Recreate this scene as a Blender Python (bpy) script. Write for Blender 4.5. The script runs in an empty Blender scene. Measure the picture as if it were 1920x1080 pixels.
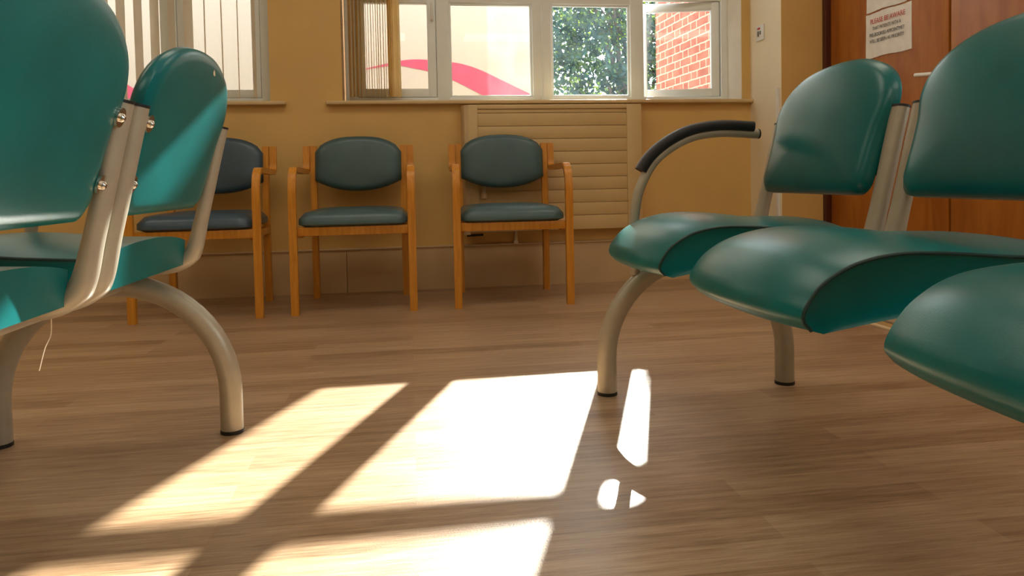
import bpy, bmesh, math, random
from mathutils import Vector, Matrix
random.seed(7)
PI = math.pi
SC = bpy.context.scene
COL = SC.collection

# ---------------------------------------------------------------- camera
cam_data = bpy.data.cameras.new('camera')
cam = bpy.data.objects.new('camera', cam_data)
COL.objects.link(cam)
F_PX, CY_PX, CAM_H = 1349.3, 384.5, 0.60
yaw, pit, rol = math.radians(8.105), math.radians(-2.056), math.radians(-1.156)
fw = Vector((math.sin(yaw)*math.cos(pit), math.cos(yaw)*math.cos(pit), math.sin(pit)))
r0 = Vector((math.cos(yaw), -math.sin(yaw), 0))
u0 = r0.cross(fw)
rt = r0*math.cos(rol) + u0*math.sin(rol)
up = -r0*math.sin(rol) + u0*math.cos(rol)
cam.matrix_world = Matrix(((rt.x, up.x, -fw.x, 0), (rt.y, up.y, -fw.y, 0), (rt.z, up.z, -fw.z, CAM_H), (0, 0, 0, 1)))
cam_data.sensor_fit = 'HORIZONTAL'
cam_data.sensor_width = 36.0
cam_data.lens = F_PX*36/1920
cam_data.shift_y = -(540-CY_PX)/1920
cam_data.clip_start = 0.02
SC.camera = cam

# ---------------------------------------------------------------- world, sun, exposure
world = bpy.data.worlds.new('world')
SC.world = world
world.use_nodes = True
bg = world.node_tree.nodes['Background']
bg.inputs['Color'].default_value = (0.90, 0.95, 1.0, 1)
bg.inputs['Strength'].default_value = 4.2
sd = bpy.data.lights.new('sun', 'SUN')
sd.energy = 31
sd.angle = math.radians(0.6)
sd.color = (1.0, 0.96, 0.88)
sun = bpy.data.objects.new('sun', sd)
COL.objects.link(sun)
SUN_DIR = Vector((-0.367, -1.0, -0.567)).normalized()
sun.rotation_euler = SUN_DIR.to_track_quat('-Z', 'Y').to_euler()
sun.location = (3, 9, 6)
SC.view_settings.view_transform = 'Standard'
SC.view_settings.look = 'None'
SC.view_settings.exposure = 0.10
SC.view_settings.gamma = 1.0
SC.view_settings.use_curve_mapping = False


# ---------------------------------------------------------------- materials
def new_mat(name):
    m = bpy.data.materials.new(name)
    m.use_nodes = True
    nt = m.node_tree
    return m, nt, nt.nodes['Principled BSDF'], nt.nodes['Material Output']


def N(nt, typ, **kw):
    n = nt.nodes.new(typ)
    for k, v in kw.items():
        if hasattr(n, k):
            setattr(n, k, v)
        else:
            n.inputs[k].default_value = v
    return n


def rgba(c):
    return (c[0], c[1], c[2], 1)


def math_node(nt, op, a, b=None):
    n = nt.nodes.new('ShaderNodeMath')
    n.operation = op
    for i, v in enumerate((a, b)):
        if v is None:
            continue
        if isinstance(v, (int, float)):
            n.inputs[i].default_value = v
        else:
            nt.links.new(v, n.inputs[i])
    return n.outputs[0]


def simple(name, col, rough=0.5, metal=0.0, var=0.08, scale=12.0, bump=0.0, bscale=200.0, spec=0.5, stretch=None):
    m, nt, p, out = new_mat(name)
    tc = N(nt, 'ShaderNodeTexCoord')
    mp = N(nt, 'ShaderNodeMapping')
    if stretch:
        mp.inputs['Scale'].default_value = stretch
    nt.links.new(tc.outputs['Object'], mp.inputs['Vector'])
    no = N(nt, 'ShaderNodeTexNoise')
    no.inputs['Scale'].default_value = scale
    no.inputs['Detail'].default_value = 6
    nt.links.new(mp.outputs['Vector'], no.inputs['Vector'])
    cr = N(nt, 'ShaderNodeValToRGB')
    cr.color_ramp.elements[0].position = 0.3
    cr.color_ramp.elements[1].position = 0.7
    cr.color_ramp.elements[0].color = rgba([max(0, c*(1-var)) for c in col])
    cr.color_ramp.elements[1].color = rgba([min(1, c*(1+var)) for c in col])
    nt.links.new(no.outputs['Fac'], cr.inputs['Fac'])
    nt.links.new(cr.outputs['Color'], p.inputs['Base Color'])
    p.inputs['Roughness'].default_value = rough
    p.inputs['Metallic'].default_value = metal
    p.inputs['Specular IOR Level'].default_value = spec
    if bump > 0:
        n2 = N(nt, 'ShaderNodeTexNoise')
        n2.inputs['Scale'].default_value = bscale
        n2.inputs['Detail'].default_value = 3
        nt.links.new(tc.outputs['Object'], n2.inputs['Vector'])
        b = N(nt, 'ShaderNodeBump')
        b.inputs['Strength'].default_value = bump
        b.inputs['Distance'].default_value = 0.002
        nt.links.new(n2.outputs['Fac'], b.inputs['Height'])
        nt.links.new(b.outputs['Normal'], p.inputs['Normal'])
    return m


def wood_mat(name, c1, c2, axis='Z', rough=0.4, scale=6.0, stretch=14.0, spec=0.4):
    m, nt, p, out = new_mat(name)
    tc = N(nt, 'ShaderNodeTexCoord')
    mp = N(nt, 'ShaderNodeMapping')
    s = {'X': (1, stretch, stretch), 'Y': (stretch, 1, stretch), 'Z': (stretch, stretch, 1)}[axis]
    mp.inputs['Scale'].default_value = s
    nt.links.new(tc.outputs['Object'], mp.inputs['Vector'])
    no = N(nt, 'ShaderNodeTexNoise')
    no.inputs['Scale'].default_value = scale
    no.inputs['Detail'].default_value = 8
    no.inputs['Distortion'].default_value = 0.6
    nt.links.new(mp.outputs['Vector'], no.inputs['Vector'])
    cr = N(nt, 'ShaderNodeValToRGB')
    cr.color_ramp.elements[0].position = 0.32
    cr.color_ramp.elements[1].position = 0.68
    cr.color_ramp.elements[0].color = rgba(c1)
    cr.color_ramp.elements[1].color = rgba(c2)
    nt.links.new(no.outputs['Fac'], cr.inputs['Fac'])
    nt.links.new(cr.outputs['Color'], p.inputs['Base Color'])
    p.inputs['Roughness'].default_value = rough
    p.inputs['Specular IOR Level'].default_value = spec
    return m


def floor_mat():
    m, nt, p, out = new_mat('vinyl_plank_floor')
    tc = N(nt, 'ShaderNodeTexCoord')
    br = N(nt, 'ShaderNodeTexBrick')
    br.offset = 0.37
    br.inputs['Scale'].default_value = 1.0
    br.inputs['Brick Width'].default_value = 0.95
    br.inputs['Row Height'].default_value = 0.078
    br.inputs['Mortar Size'].default_value = 0.0006
    br.inputs['Mortar Smooth'].default_value = 0.3
    br.inputs['Bias'].default_value = 0.0
    br.inputs['Color1'].default_value = (0.0, 0.0, 0.0, 1)
    br.inputs['Color2'].default_value = (1, 1, 1, 1)
    br.inputs['Mortar'].default_value = (0.3, 0.3, 0.3, 1)
    nt.links.new(tc.outputs['Object'], br.inputs['Vector'])
    mp = N(nt, 'ShaderNodeMapping')
    mp.inputs['Scale'].default_value = (1.6, 30, 1)
    nt.links.new(tc.outputs['Object'], mp.inputs['Vector'])
    n1 = N(nt, 'ShaderNodeTexNoise')
    n1.inputs['Scale'].default_value = 2.2
    n1.inputs['Detail'].default_value = 10
    n1.inputs['Roughness'].default_value = 0.65
    nt.links.new(mp.outputs['Vector'], n1.inputs['Vector'])
    mp2 = N(nt, 'ShaderNodeMapping')
    mp2.inputs['Scale'].default_value = (7, 150, 1)
    nt.links.new(tc.outputs['Object'], mp2.inputs['Vector'])
    n2 = N(nt, 'ShaderNodeTexNoise')
    n2.inputs['Scale'].default_value = 2.0
    n2.inputs['Detail'].default_value = 6
    nt.links.new(mp2.outputs['Vector'], n2.inputs['Vector'])
    a = math_node(nt, 'MULTIPLY', n1.outputs['Fac'], 0.62)
    b = math_node(nt, 'MULTIPLY', n2.outputs['Fac'], 0.46)
    s = math_node(nt, 'ADD', a, b)
    sep = N(nt, 'ShaderNodeSeparateColor')
    nt.links.new(br.outputs['Color'], sep.inputs['Color'])
    pl = math_node(nt, 'MULTIPLY', math_node(nt, 'SUBTRACT', sep.outputs[0], 0.5), 0.16)
    s = math_node(nt, 'ADD', s, pl)
    cr = N(nt, 'ShaderNodeValToRGB')
    e = cr.color_ramp.elements
    e[0].position = 0.30
    e[0].color = (0.170, 0.092, 0.042, 1)
    e[1].position = 0.72
    e[1].color = (0.56, 0.385, 0.235, 1)
    x = cr.color_ramp.elements.new(0.5)
    x.color = (0.37, 0.230, 0.130, 1)
    nt.links.new(s, cr.inputs['Fac'])
    nt.links.new(cr.outputs['Color'], p.inputs['Base Color'])
    rr = N(nt, 'ShaderNodeMapRange')
    rr.inputs['To Min'].default_value = 0.27
    rr.inputs['To Max'].default_value = 0.40
    nt.links.new(n2.outputs['Fac'], rr.inputs['Value'])
    nt.links.new(rr.outputs['Result'], p.inputs['Roughness'])
    p.inputs['Specular IOR Level'].default_value = 0.5
    n3 = N(nt, 'ShaderNodeTexNoise')
    n3.inputs['Scale'].default_value = 260
    n3.inputs['Detail'].default_value = 2
    nt.links.new(tc.outputs['Object'], n3.inputs['Vector'])
    bp = N(nt, 'ShaderNodeBump')
    bp.inputs['Strength'].default_value = 0.22
    bp.inputs['Distance'].default_value = 0.001
    nt.links.new(n3.outputs['Fac'], bp.inputs['Height'])
    nt.links.new(bp.outputs['Normal'], p.inputs['Normal'])
    return m


def glass_mat(name, haze=0.03, hazecol=(0.8, 0.9, 1.0)):
    m, nt, p, out = new_mat(name)
    nt.nodes.remove(p)
    tr = N(nt, 'ShaderNodeBsdfTransparent')
    tr.inputs['Color'].default_value = (0.96, 0.98, 0.97, 1)
    gl = N(nt, 'ShaderNodeBsdfGlossy')
    gl.inputs['Roughness'].default_value = 0.02
    lw = N(nt, 'ShaderNodeFresnel')
    lw.inputs['IOR'].default_value = 1.45
    mx = N(nt, 'ShaderNodeMixShader')
    nt.links.new(lw.outputs['Fac'], mx.inputs['Fac'])
    nt.links.new(tr.outputs[0], mx.inputs[1])
    nt.links.new(gl.outputs[0], mx.inputs[2])
    tl = N(nt, 'ShaderNodeBsdfTranslucent')
    tl.inputs['Color'].default_value = rgba(hazecol)
    tc = N(nt, 'ShaderNodeTexCoord')
    no = N(nt, 'ShaderNodeTexNoise')
    no.inputs['Scale'].default_value = 9
    no.inputs['Detail'].default_value = 8
    nt.links.new(tc.outputs['Object'], no.inputs['Vector'])
    mr = N(nt, 'ShaderNodeMapRange')
    mr.inputs['From Min'].default_value = 0.35
    mr.inputs['From Max'].default_value = 0.75
    mr.inputs['To Min'].default_value = haze*0.5
    mr.inputs['To Max'].default_value = haze*2
    nt.links.new(no.outputs['Fac'], mr.inputs['Value'])
    m2 = N(nt, 'ShaderNodeMixShader')
    nt.links.new(mr.outputs['Result'], m2.inputs['Fac'])
    nt.links.new(mx.outputs[0], m2.inputs[1])
    nt.links.new(tl.outputs[0], m2.inputs[2])
    nt.links.new(m2.outputs[0], out.inputs['Surface'])
    return m


def translucent_mat(name, col, tcol, fac=0.5, rough=0.6, var=0.2, scale=8):
    m, nt, p, out = new_mat(name)
    oi = N(nt, 'ShaderNodeTexCoord')
    no = N(nt, 'ShaderNodeTexNoise')
    no.inputs['Scale'].default_value = scale
    nt.links.new(oi.outputs['Object'], no.inputs['Vector'])
    cr = N(nt, 'ShaderNodeValToRGB')
    cr.color_ramp.elements[0].position = 0.35
    cr.color_ramp.elements[1].position = 0.65
    cr.color_ramp.elements[0].color = rgba([c*(1-var) for c in col])
    cr.color_ramp.elements[1].color = rgba([min(1, c*(1+var)) for c in col])
    nt.links.new(no.outputs['Fac'], cr.inputs['Fac'])
    nt.links.new(cr.outputs['Color'], p.inputs['Base Color'])
    p.inputs['Roughness'].default_value = rough
    tl = N(nt, 'ShaderNodeBsdfTranslucent')
    tl.inputs['Color'].default_value = rgba(tcol)
    mx = N(nt, 'ShaderNodeMixShader')
    mx.inputs['Fac'].default_value = fac
    nt.links.new(p.outputs[0], mx.inputs[1])
    nt.links.new(tl.outputs[0], mx.inputs[2])
    nt.links.new(mx.outputs[0], out.inputs['Surface'])
    return m


def brick_mat():
    # Flemish bond: stretcher and header alternate in each course
    m, nt, p, out = new_mat('red_brickwork')
    tc = N(nt, 'ShaderNodeTexCoord')
    no = N(nt, 'ShaderNodeTexNoise')
    no.inputs['Scale'].default_value = 16
    no.inputs['Detail'].default_value = 3
    nt.links.new(tc.outputs['Object'], no.inputs['Vector'])
    sep = N(nt, 'ShaderNodeSeparateXYZ')
    nt.links.new(tc.outputs['Object'], sep.inputs['Vector'])
    wob = math_node(nt, 'MULTIPLY', math_node(nt, 'SUBTRACT', no.outputs['Fac'], 0.5), 0.012)
    along = math_node(nt, 'ADD', math_node(nt, 'ADD', sep.outputs['Y'], sep.outputs['X']), wob)
    zz = math_node(nt, 'ADD', sep.outputs['Z'], wob)
    v = math_node(nt, 'DIVIDE', math_node(nt, 'ADD', zz, 10.0), 0.075)
    row = math_node(nt, 'FLOOR', v)
    fv = math_node(nt, 'FRACT', v)
    odd = math_node(nt, 'MULTIPLY', math_node(nt, 'MODULO', row, 2.0), 0.5)
    u = math_node(nt, 'ADD', math_node(nt, 'DIVIDE', math_node(nt, 'ADD', along, 20.0), 0.335), odd)
    fu = math_node(nt, 'FRACT', u)
    m1 = math_node(nt, 'LESS_THAN', fv, 0.15)
    m2 = math_node(nt, 'LESS_THAN', fu, 0.034)
    m3 = math_node(nt, 'LESS_THAN', math_node(nt, 'ABSOLUTE', math_node(nt, 'SUBTRACT', fu, 0.68)), 0.017)
    mort = math_node(nt, 'MAXIMUM', m1, math_node(nt, 'MAXIMUM', m2, m3))
    n2 = N(nt, 'ShaderNodeTexNoise')
    n2.inputs['Scale'].default_value = 7
    n2.inputs['Detail'].default_value = 9
    nt.links.new(tc.outputs['Object'], n2.inputs['Vector'])
    cr = N(nt, 'ShaderNodeValToRGB')
    cr.color_ramp.elements[0].position = 0.35
    cr.color_ramp.elements[1].position = 0.65
    cr.color_ramp.elements[0].color = (0.30, 0.075, 0.045, 1)
    cr.color_ramp.elements[1].color = (0.46, 0.145, 0.09, 1)
    nt.links.new(n2.outputs['Fac'], cr.inputs['Fac'])
    mx = N(nt, 'ShaderNodeMix')
    mx.data_type = 'RGBA'
    nt.links.new(mort, mx.inputs['Factor'])
    nt.links.new(cr.outputs['Color'], mx.inputs['A'])
    mx.inputs['B'].default_value = (0.56, 0.45, 0.31, 1)
    nt.links.new(mx.outputs['Result'], p.inputs['Base Color'])
    p.inputs['Roughness'].default_value = 0.9
    bp = N(nt, 'ShaderNodeBump')
    bp.inputs['Strength'].default_value = 0.6
    bp.inputs['Distance'].default_value = 0.008
    nt.links.new(math_node(nt, 'SUBTRACT', n2.outputs['Fac'], mort), bp.inputs['Height'])
    nt.links.new(bp.outputs['Normal'], p.inputs['Normal'])
    return m


M = {}
M['floor'] = floor_mat()
M['wall'] = simple('cream_wall_paint', (0.70, 0.46, 0.155), 0.5, var=0.05, scale=3, bump=0.25, bscale=90)
M['wall_lit'] = simple('window_lit_wall_paint', (0.88, 0.78, 0.58), 0.6, var=0.04, scale=3, bump=0.2, bscale=90)  # wall paint lightened, window light on the pier put into its colour
M['skirting'] = simple('cream_gloss_skirting', (0.62, 0.45, 0.25), 0.4, var=0.06, scale=5)
M['ceiling'] = simple('white_ceiling', (0.80, 0.78, 0.74), 0.8, var=0.03)
M['upvc'] = simple('white_window_plastic', (0.87, 0.93, 0.94), 0.35, var=0.02)
M['sill'] = simple('cream_gloss_sill', (0.66, 0.49, 0.26), 0.3, var=0.05)
M['plaster'] = simple('white_reveal_plaster', (0.80, 0.77, 0.69), 0.7, var=0.04)
M['cover'] = simple('cream_radiator_cover_paint', (0.66, 0.48, 0.23), 0.45, var=0.04, scale=6)
M['dark'] = simple('dark_recess', (0.035, 0.025, 0.015), 0.8)
M['teal'] = simple('teal_vinyl', (0.0005, 0.132, 0.138), 0.28, var=0.15, scale=7, bump=0.08, bscale=420, spec=0.42)
M['teal_dark'] = simple('dark_teal_piping', (0.004, 0.035, 0.034), 0.4, var=0.1)
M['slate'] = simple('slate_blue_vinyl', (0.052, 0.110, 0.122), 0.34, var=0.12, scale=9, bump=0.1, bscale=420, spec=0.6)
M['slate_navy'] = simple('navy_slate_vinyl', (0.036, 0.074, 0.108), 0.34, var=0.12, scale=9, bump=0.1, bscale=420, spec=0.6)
M['beech'] = wood_mat('varnished_beech', (0.55, 0.215, 0.020), (0.70, 0.31, 0.040), 'Z', 0.32)
M['tube'] = simple('champagne_painted_metal', (0.41, 0.365, 0.285), 0.36, metal=0.25, var=0.05, scale=30)
M['black'] = simple('black_plastic', (0.010, 0.010, 0.012), 0.45, var=0.2)
M['chrome'] = simple('bright_steel', (0.75, 0.72, 0.66), 0.2, metal=1.0, var=0.05)
M['door'] = wood_mat('orange_brown_veneer', (0.33, 0.095, 0.010), (0.47, 0.165, 0.022), 'Z', 0.38, scale=3.0, stretch=5)
M['door_frame'] = wood_mat('dark_mahogany', (0.07, 0.018, 0.010), (0.11, 0.03, 0.016), 'Z', 0.4)
M['white'] = simple('white_plastic', (0.80, 0.79, 0.76), 0.35, var=0.02)
M['paper'] = simple('white_paper', (0.88, 0.85, 0.80), 0.7, var=0.06, scale=20)
M['red_ink'] = simple('red_ink', (0.60, 0.07, 0.06), 0.7, var=0.02)
M['black_ink'] = simple('dark_grey_ink', (0.06, 0.06, 0.06), 0.7, var=0.02)
M['red'] = simple('red_plastic', (0.6, 0.03, 0.03), 0.4)
M['grey'] = simple('grey_plastic', (0.16, 0.15, 0.13), 0.5)
M['mat'] = simple('tan_mat', (0.48, 0.30, 0.11), 0.8, var=0.06, scale=30)
M['mat_edge'] = simple('pale_edging', (0.80, 0.62, 0.38), 0.45, var=0.03)
M['pipe'] = simple('painted_pipe', (0.66, 0.58, 0.42), 0.35, var=0.04)
M['glass'] = glass_mat('window_glass', 0.012)
M['dusty_glass'] = glass_mat('dusty_window_glass', 0.006, (0.6, 0.85, 1.0))
M['slat'] = translucent_mat('beige_blind_fabric', (0.92, 0.88, 0.80), (0.97, 0.93, 0.85), 0.72, 0.7, 0.06)
M['slat_amber'] = translucent_mat('amber_blind_fabric', (0.94, 0.80, 0.55), (0.99, 0.90, 0.68), 0.75, 0.7, 0.10)
M['panel'] = simple('offwhite_panel', (0.60, 0.525, 0.44), 0.5, var=0.02, scale=1.0)
M['pink'] = simple('pink_stripe', (0.62, 0.075, 0.16), 0.5, var=0.03)
M['brick'] = brick_mat()
M['paving'] = simple('grey_paving', (0.40, 0.38, 0.35), 0.9, var=0.15, scale=5)
M['leaf'] = translucent_mat('tree_leaf', (0.010, 0.050, 0.050), (0.13, 0.24, 0.01), 0.36, 0.4, 0.6, 2.2)
_nt = M['leaf'].node_tree
_n = N(_nt, 'ShaderNodeTexNoise')
_n.inputs['Scale'].default_value = 3.2
_n.inputs['Detail'].default_value = 5
_nt.links.new(N(_nt, 'ShaderNodeTexCoord').outputs['Object'], _n.inputs['Vector'])
_c = N(_nt, 'ShaderNodeValToRGB')  # dark to yellow-green noise paints shaded and sunlit leaf clumps
_c.color_ramp.elements[0].position = 0.46
_c.color_ramp.elements[0].color = (0.01, 0.05, 0.04, 1)
_c.color_ramp.elements[1].position = 0.60
_c.color_ramp.elements[1].color = (0.30, 0.44, 0.015, 1)
_nt.links.new(_n.outputs['Fac'], _c.inputs['Fac'])
for _q in _nt.nodes:
    if _q.type == 'BSDF_TRANSLUCENT':
        _nt.links.new(_c.outputs['Color'], _q.inputs['Color'])
M['bark'] = simple('tree_bark', (0.13, 0.10, 0.09), 0.9, var=0.3, scale=20)
M['thread'] = simple('pale_thread', (0.75, 0.62, 0.46), 0.8)


# ---------------------------------------------------------------- mesh helpers
def finish(name, bm, mat, parent=None, smooth=True, angle=40, recalc=True):
    if recalc:
        bmesh.ops.recalc_face_normals(bm, faces=bm.faces)
    me = bpy.data.meshes.new(name)
    bm.to_mesh(me)
    bm.free()
    me.materials.append(M[mat])
    if smooth:
        for p in me.polygons:
            p.use_smooth = True
        me.set_sharp_from_angle(angle=math.radians(angle))
    o = bpy.data.objects.new(name, me)
    COL.objects.link(o)
    if parent:
        o.parent = parent
    return o


def struct(o, label=None):
    o['kind'] = 'structure'
    if label:
        o['label'] = label
    return o


def tag(o, label, cat, group=None):
    o['label'] = label
    o['category'] = cat
    if group:
        o['group'] = group
    return o


def thing(name, label, cat, loc=(0, 0, 0), rz=0.0, group=None, kind=None):
    o = bpy.data.objects.new(name, None)
    o.empty_display_size = 0.1
    COL.objects.link(o)
    o.location = loc
    o.rotation_euler = (0, 0, rz)
    o['label'] = label
    if kind:
        o['kind'] = kind
    else:
        o['category'] = cat
    if group:
        o['group'] = group
    return o


def kids(o):
    return [c for c in COL.objects if c.parent == o]


def copy_tree(o, parent=None):
    c = o.copy()
    COL.objects.link(c)
    if parent:
        c.parent = parent
    for ch in kids(o):
        copy_tree(ch, c)
    return c


def box(bm, x0, x1, y0, y1, z0, z1, bevel=0.0, seg=2, mtx=None):
    r = bmesh.ops.create_cube(bm, size=1.0)
    vs = r['verts']
    for v in vs:
        v.co = Vector(((x0+x1)/2 + v.co.x*(x1-x0), (y0+y1)/2 + v.co.y*(y1-y0), (z0+z1)/2 + v.co.z*(z1-z0)))
    if bevel > 0:
        es = list({e for v in vs for e in v.link_edges})
        rb = bmesh.ops.bevel(bm, geom=es, offset=bevel, segments=seg, affect='EDGES', profile=0.5)
        vs = list({v for f in rb['faces'] for v in f.verts} | {v for v in vs if v.is_valid})
    if mtx is not None:
        bmesh.ops.transform(bm, matrix=mtx, verts=[v for v in vs if v.is_valid])
    return vs


def catmull(pts, n=8):
    P = [Vector(p) for p in pts]
    P = [P[0]*2-P[1]] + P + [P[-1]*2-P[-2]]
    out = []
    for i in range(1, len(P)-2):
        p0, p1, p2, p3 = P[i-1:i+3]
        for k in range(n):
            t = k/n
            out.append(0.5*((2*p1) + (-p0+p2)*t + (2*p0-5*p1+4*p2-p3)*t*t + (-p0+3*p1-3*p2+p3)*t**3))
    out.append(P[-2])
    return out


def tube(bm, pts, r, n=16, side=None, caps=True, closed=False, power=2.0):
    # r: radius, (a along normal, b along side) or list of those; side: fixed side axis
    P = [Vector(p) for p in pts]
    m = len(P)
    rings = []
    prev = None
    for i in range(m):
        if closed:
            T = (P[(i+1) % m]-P[i-1]).normalized()
        else:
            T = (P[min(i+1, m-1)]-P[max(i-1, 0)]).normalized()
        if side is not None:
            S = Vector(side)
            S = (S - T*S.dot(T)).normalized()
        else:
            if prev is None:
                S = T.cross(Vector((0, 0, 1)))
                if S.length < 1e-3:
                    S = T.cross(Vector((0, 1, 0)))
                S.normalize()
            else:
                S = (prev - T*prev.dot(T)).normalized()
            prev = S
        Nn = T.cross(S)
        ri = r[i] if isinstance(r, list) else r
        a, b = ri if isinstance(ri, tuple) else (ri, ri)
        ring = []
        for k in range(n):
            th = 2*PI*k/n
            c, s = math.cos(th), math.sin(th)
            c = math.copysign(abs(c)**(2/power), c)
            s = math.copysign(abs(s)**(2/power), s)
            ring.append(bm.verts.new(P[i] + Nn*a*c + S*b*s))
        rings.append(ring)
    cnt = m if closed else m-1
    for i in range(cnt):
        A, B = rings[i], rings[(i+1) % m]
        for k in range(n):
            bm.faces.new((A[k], A[(k+1) % n], B[(k+1) % n], B[k]))
    if caps and not closed:
        bm.faces.new(rings[0][::-1])
        bm.faces.new(rings[-1])
    return rings


def cyl(bm, p0, p1, r, n=20):
    return tube(bm, [p0, p1], r, n)


def puff(bm, outline, hf, hb, mtx, n_r=9, edge=0.006, pw=2.6, scale_c=None):
    """cushion pad: outline [(u,v)], puffed by hf to the front (+w) and hb to the back (-w); mtx maps (u,v,w)"""
    cu = sum(p[0] for p in outline)/len(outline)
    cv = sum(p[1] for p in outline)/len(outline)
    m = len(outline)

    def ring(s, w):
        return [bm.verts.new(mtx @ Vector((cu+(u-cu)*s, cv+(v-cv)*s, w))) for u, v in outline]

    def strip(A, B):
        for k in range(m):
            bm.faces.new((A[k], A[(k+1) % m], B[(k+1) % m], B[k]))
    front = []
    for i in range(n_r+1):
        t = i/n_r
        s = 1 - 0.93*t
        # superellipse rise
        s_e = s
        w = edge + hf*(max(0, 1-s_e**pw))**(1/pw)
        front.append(ring(s, w))
    back = []
    for i in range(n_r+1):
        t = i/n_r
        s = 1 - 0.93*t
        w = -edge - hb*(max(0, 1-s**(pw*2.2)))**(1/(pw*1.6))
        back.append(ring(s, w))
    for R in (front, back):
        for i in range(n_r):
            strip(R[i], R[i+1])
        c = bm.verts.new(sum((v.co for v in R[-1]), Vector())/m)
        for k in range(m):
            bm.faces.new((R[-1][k], R[-1][(k+1) % m], c))
    strip(back[0], front[0])


def prism(bm, pts, axis, a0, a1, bevel=0.0):
    """extrude a 2D polygon; axis 'y': pts are (x,z), 'x': pts are (y,z)"""
    def mk(p, a):
        return Vector((p[0], a, p[1])) if axis == 'y' else Vector((a, p[0], p[1]))
    A = [bm.verts.new(mk(p, a0)) for p in pts]
    B = [bm.verts.new(mk(p, a1)) for p in pts]
    n = len(pts)
    bm.faces.new(A)
    bm.faces.new(B[::-1])
    for k in range(n):
        bm.faces.new((A[k], B[k], B[(k+1) % n], A[(k+1) % n]))


def strip_solid(bm, path, half, thick, axis='x', x0=0.0):
    """bent flat bar: path of (y,z) in a plane, width along x (half), thickness in plane"""
    P = [Vector((0, p[0], p[1])) for p in path]
    m = len(P)
    R = []
    for i in range(m):
        T = (P[min(i+1, m-1)]-P[max(i-1, 0)]).normalized()
        Nn = Vector((0, -T.z, T.y))
        q = []
        for a, b in ((-1, -1), (1, -1), (1, 1), (-1, 1)):
            q.append(bm.verts.new(P[i] + Nn*b*thick/2 + Vector((x0 + a*half, 0, 0))))
        R.append(q)
    for i in range(m-1):
        for k in range(4):
            bm.faces.new((R[i][k], R[i][(k+1) % 4], R[i+1][(k+1) % 4], R[i+1][k]))
    bm.faces.new(R[0][::-1])
    bm.faces.new(R[-1])
    es = []
    for i in range(m-1):
        for k in range(4):
            e = bm.edges.get((R[i][k], R[i+1][k]))
            if e:
                es.append(e)
    bmesh.ops.bevel(bm, geom=es, offset=0.003, segments=2, affect='EDGES')


# ================================================================ the room
YB = 4.011      # back wall plane
bm = bmesh.new()
box(bm, -4.0, 2.6, -3.0, 4.30, -0.12, 0.0)
struct(finish('floor', bm, 'floor', smooth=False))
bm = bmesh.new()
box(bm, -4.1, 2.7, -3.1, 4.30, 2.6, 2.75)
struct(finish('ceiling', bm, 'ceiling', smooth=False))

W1 = (-2.40, -0.723)
W2 = (-0.345, 1.947)
ZS, ZH = 1.022, 2.28
bm = bmesh.new()
for x0, x1, z0, z1 in ((-4.1, 2.0, 0, ZS), (-4.1, 2.0, ZH, 2.6), (-4.1, W1[0], ZS, ZH), (W1[1], W2[0], ZS, ZH), (W2[1], 2.0, ZS, ZH)):
    box(bm, x0, x1, YB, 4.30, z0, z1)
struct(finish('wall_back', bm, 'wall', smooth=False), 'cream wall under and between the windows')

bm = bmesh.new()
box(bm, 2.0, 2.6, 3.655, 4.30, 0, 2.6)
struct(finish('wall_right', bm, 'wall_lit', smooth=False), 'pier right of the window, coloured paler for the window light on it')
bm = bmesh.new()
box(bm, 2.0005, 2.6, 3.651, 3.655, 0, 2.6)  # thin overlay in plain wall colour where no window light falls
struct(finish('wall_right', bm, 'wall', smooth=False), 'cream face of the pier beside the door frame')
bm = bmesh.new()
box(bm, 2.27, 2.6, 1.30, 1.84, 0, 2.6)
box(bm, 2.27, 2.6, -3.1, -2.0, 0, 2.6)
box(bm, 2.27, 2.6, -2.0, 1.30, 0, 0.85)
box(bm, 2.27, 2.6, -2.0, 1.30, 2.2, 2.6)
box(bm, 2.27, 2.6, 1.84, 3.655, 2.06, 2.6)
box(bm, 2.40, 2.6, 1.84, 3.655, 0, 2.06)
struct(finish('wall_right', bm, 'wall', smooth=False), 'cream wall around the double door')
bm = bmesh.new()
box(bm, -4.1, -4.0, -3.1, YB, 0, 2.6)
struct(finish('wall_left', bm, 'wall', smooth=False))
bm = bmesh.new()
box(bm, -4.0, 2.27, -3.1, -3.0, 0, 2.6)
struct(finish('wall_front', bm, 'wall', smooth=False))

# white reveal lining right of the big window, cream trunking on the pier
bm = bmesh.new()
prism(bm, [(1.9475, YB-0.002), (1.9475, 4.115), (1.905, 4.115), (1.9425, YB-0.002)], 'y', 0, 1)
for v in bm.verts:
    v.co = Vector((v.co.x, v.co.z, 1.04 + (ZH-1.04)*v.co.y))
struct(finish('trim_1', bm, 'plaster', smooth=False), 'white plaster reveal at the right of the window')
bm = bmesh.new()
box(bm, 1.988, 2.0, 3.672, 3.695, 0.24, 1.065, 0.002)
struct(finish('trim_2', bm, 'white', smooth=False), 'slim white cable trunking on the pier')

# skirting: tall box skirting with a small top lip
bm = bmesh.new()
box(bm, -4.0, -0.347, 3.993, YB, 0, 0.232)
box(bm, -0.344, 2.0, 3.993, YB, 0, 0.232)
box(bm, -4.0, 2.0, 3.985, YB, 0.232, 0.242, 0.003)
struct(finish('baseboard_back', bm, 'skirting', smooth=False), 'tall cream skirting under the windows')
bm = bmesh.new()
box(bm, 1.985, 2.0, 3.655, 3.985, 0, 0.24, 0.002)
box(bm, 1.985, 2.235, 3.636, 3.651, 0, 0.24, 0.002)
struct(finish('baseboard_right', bm, 'skirting', smooth=False))


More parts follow.
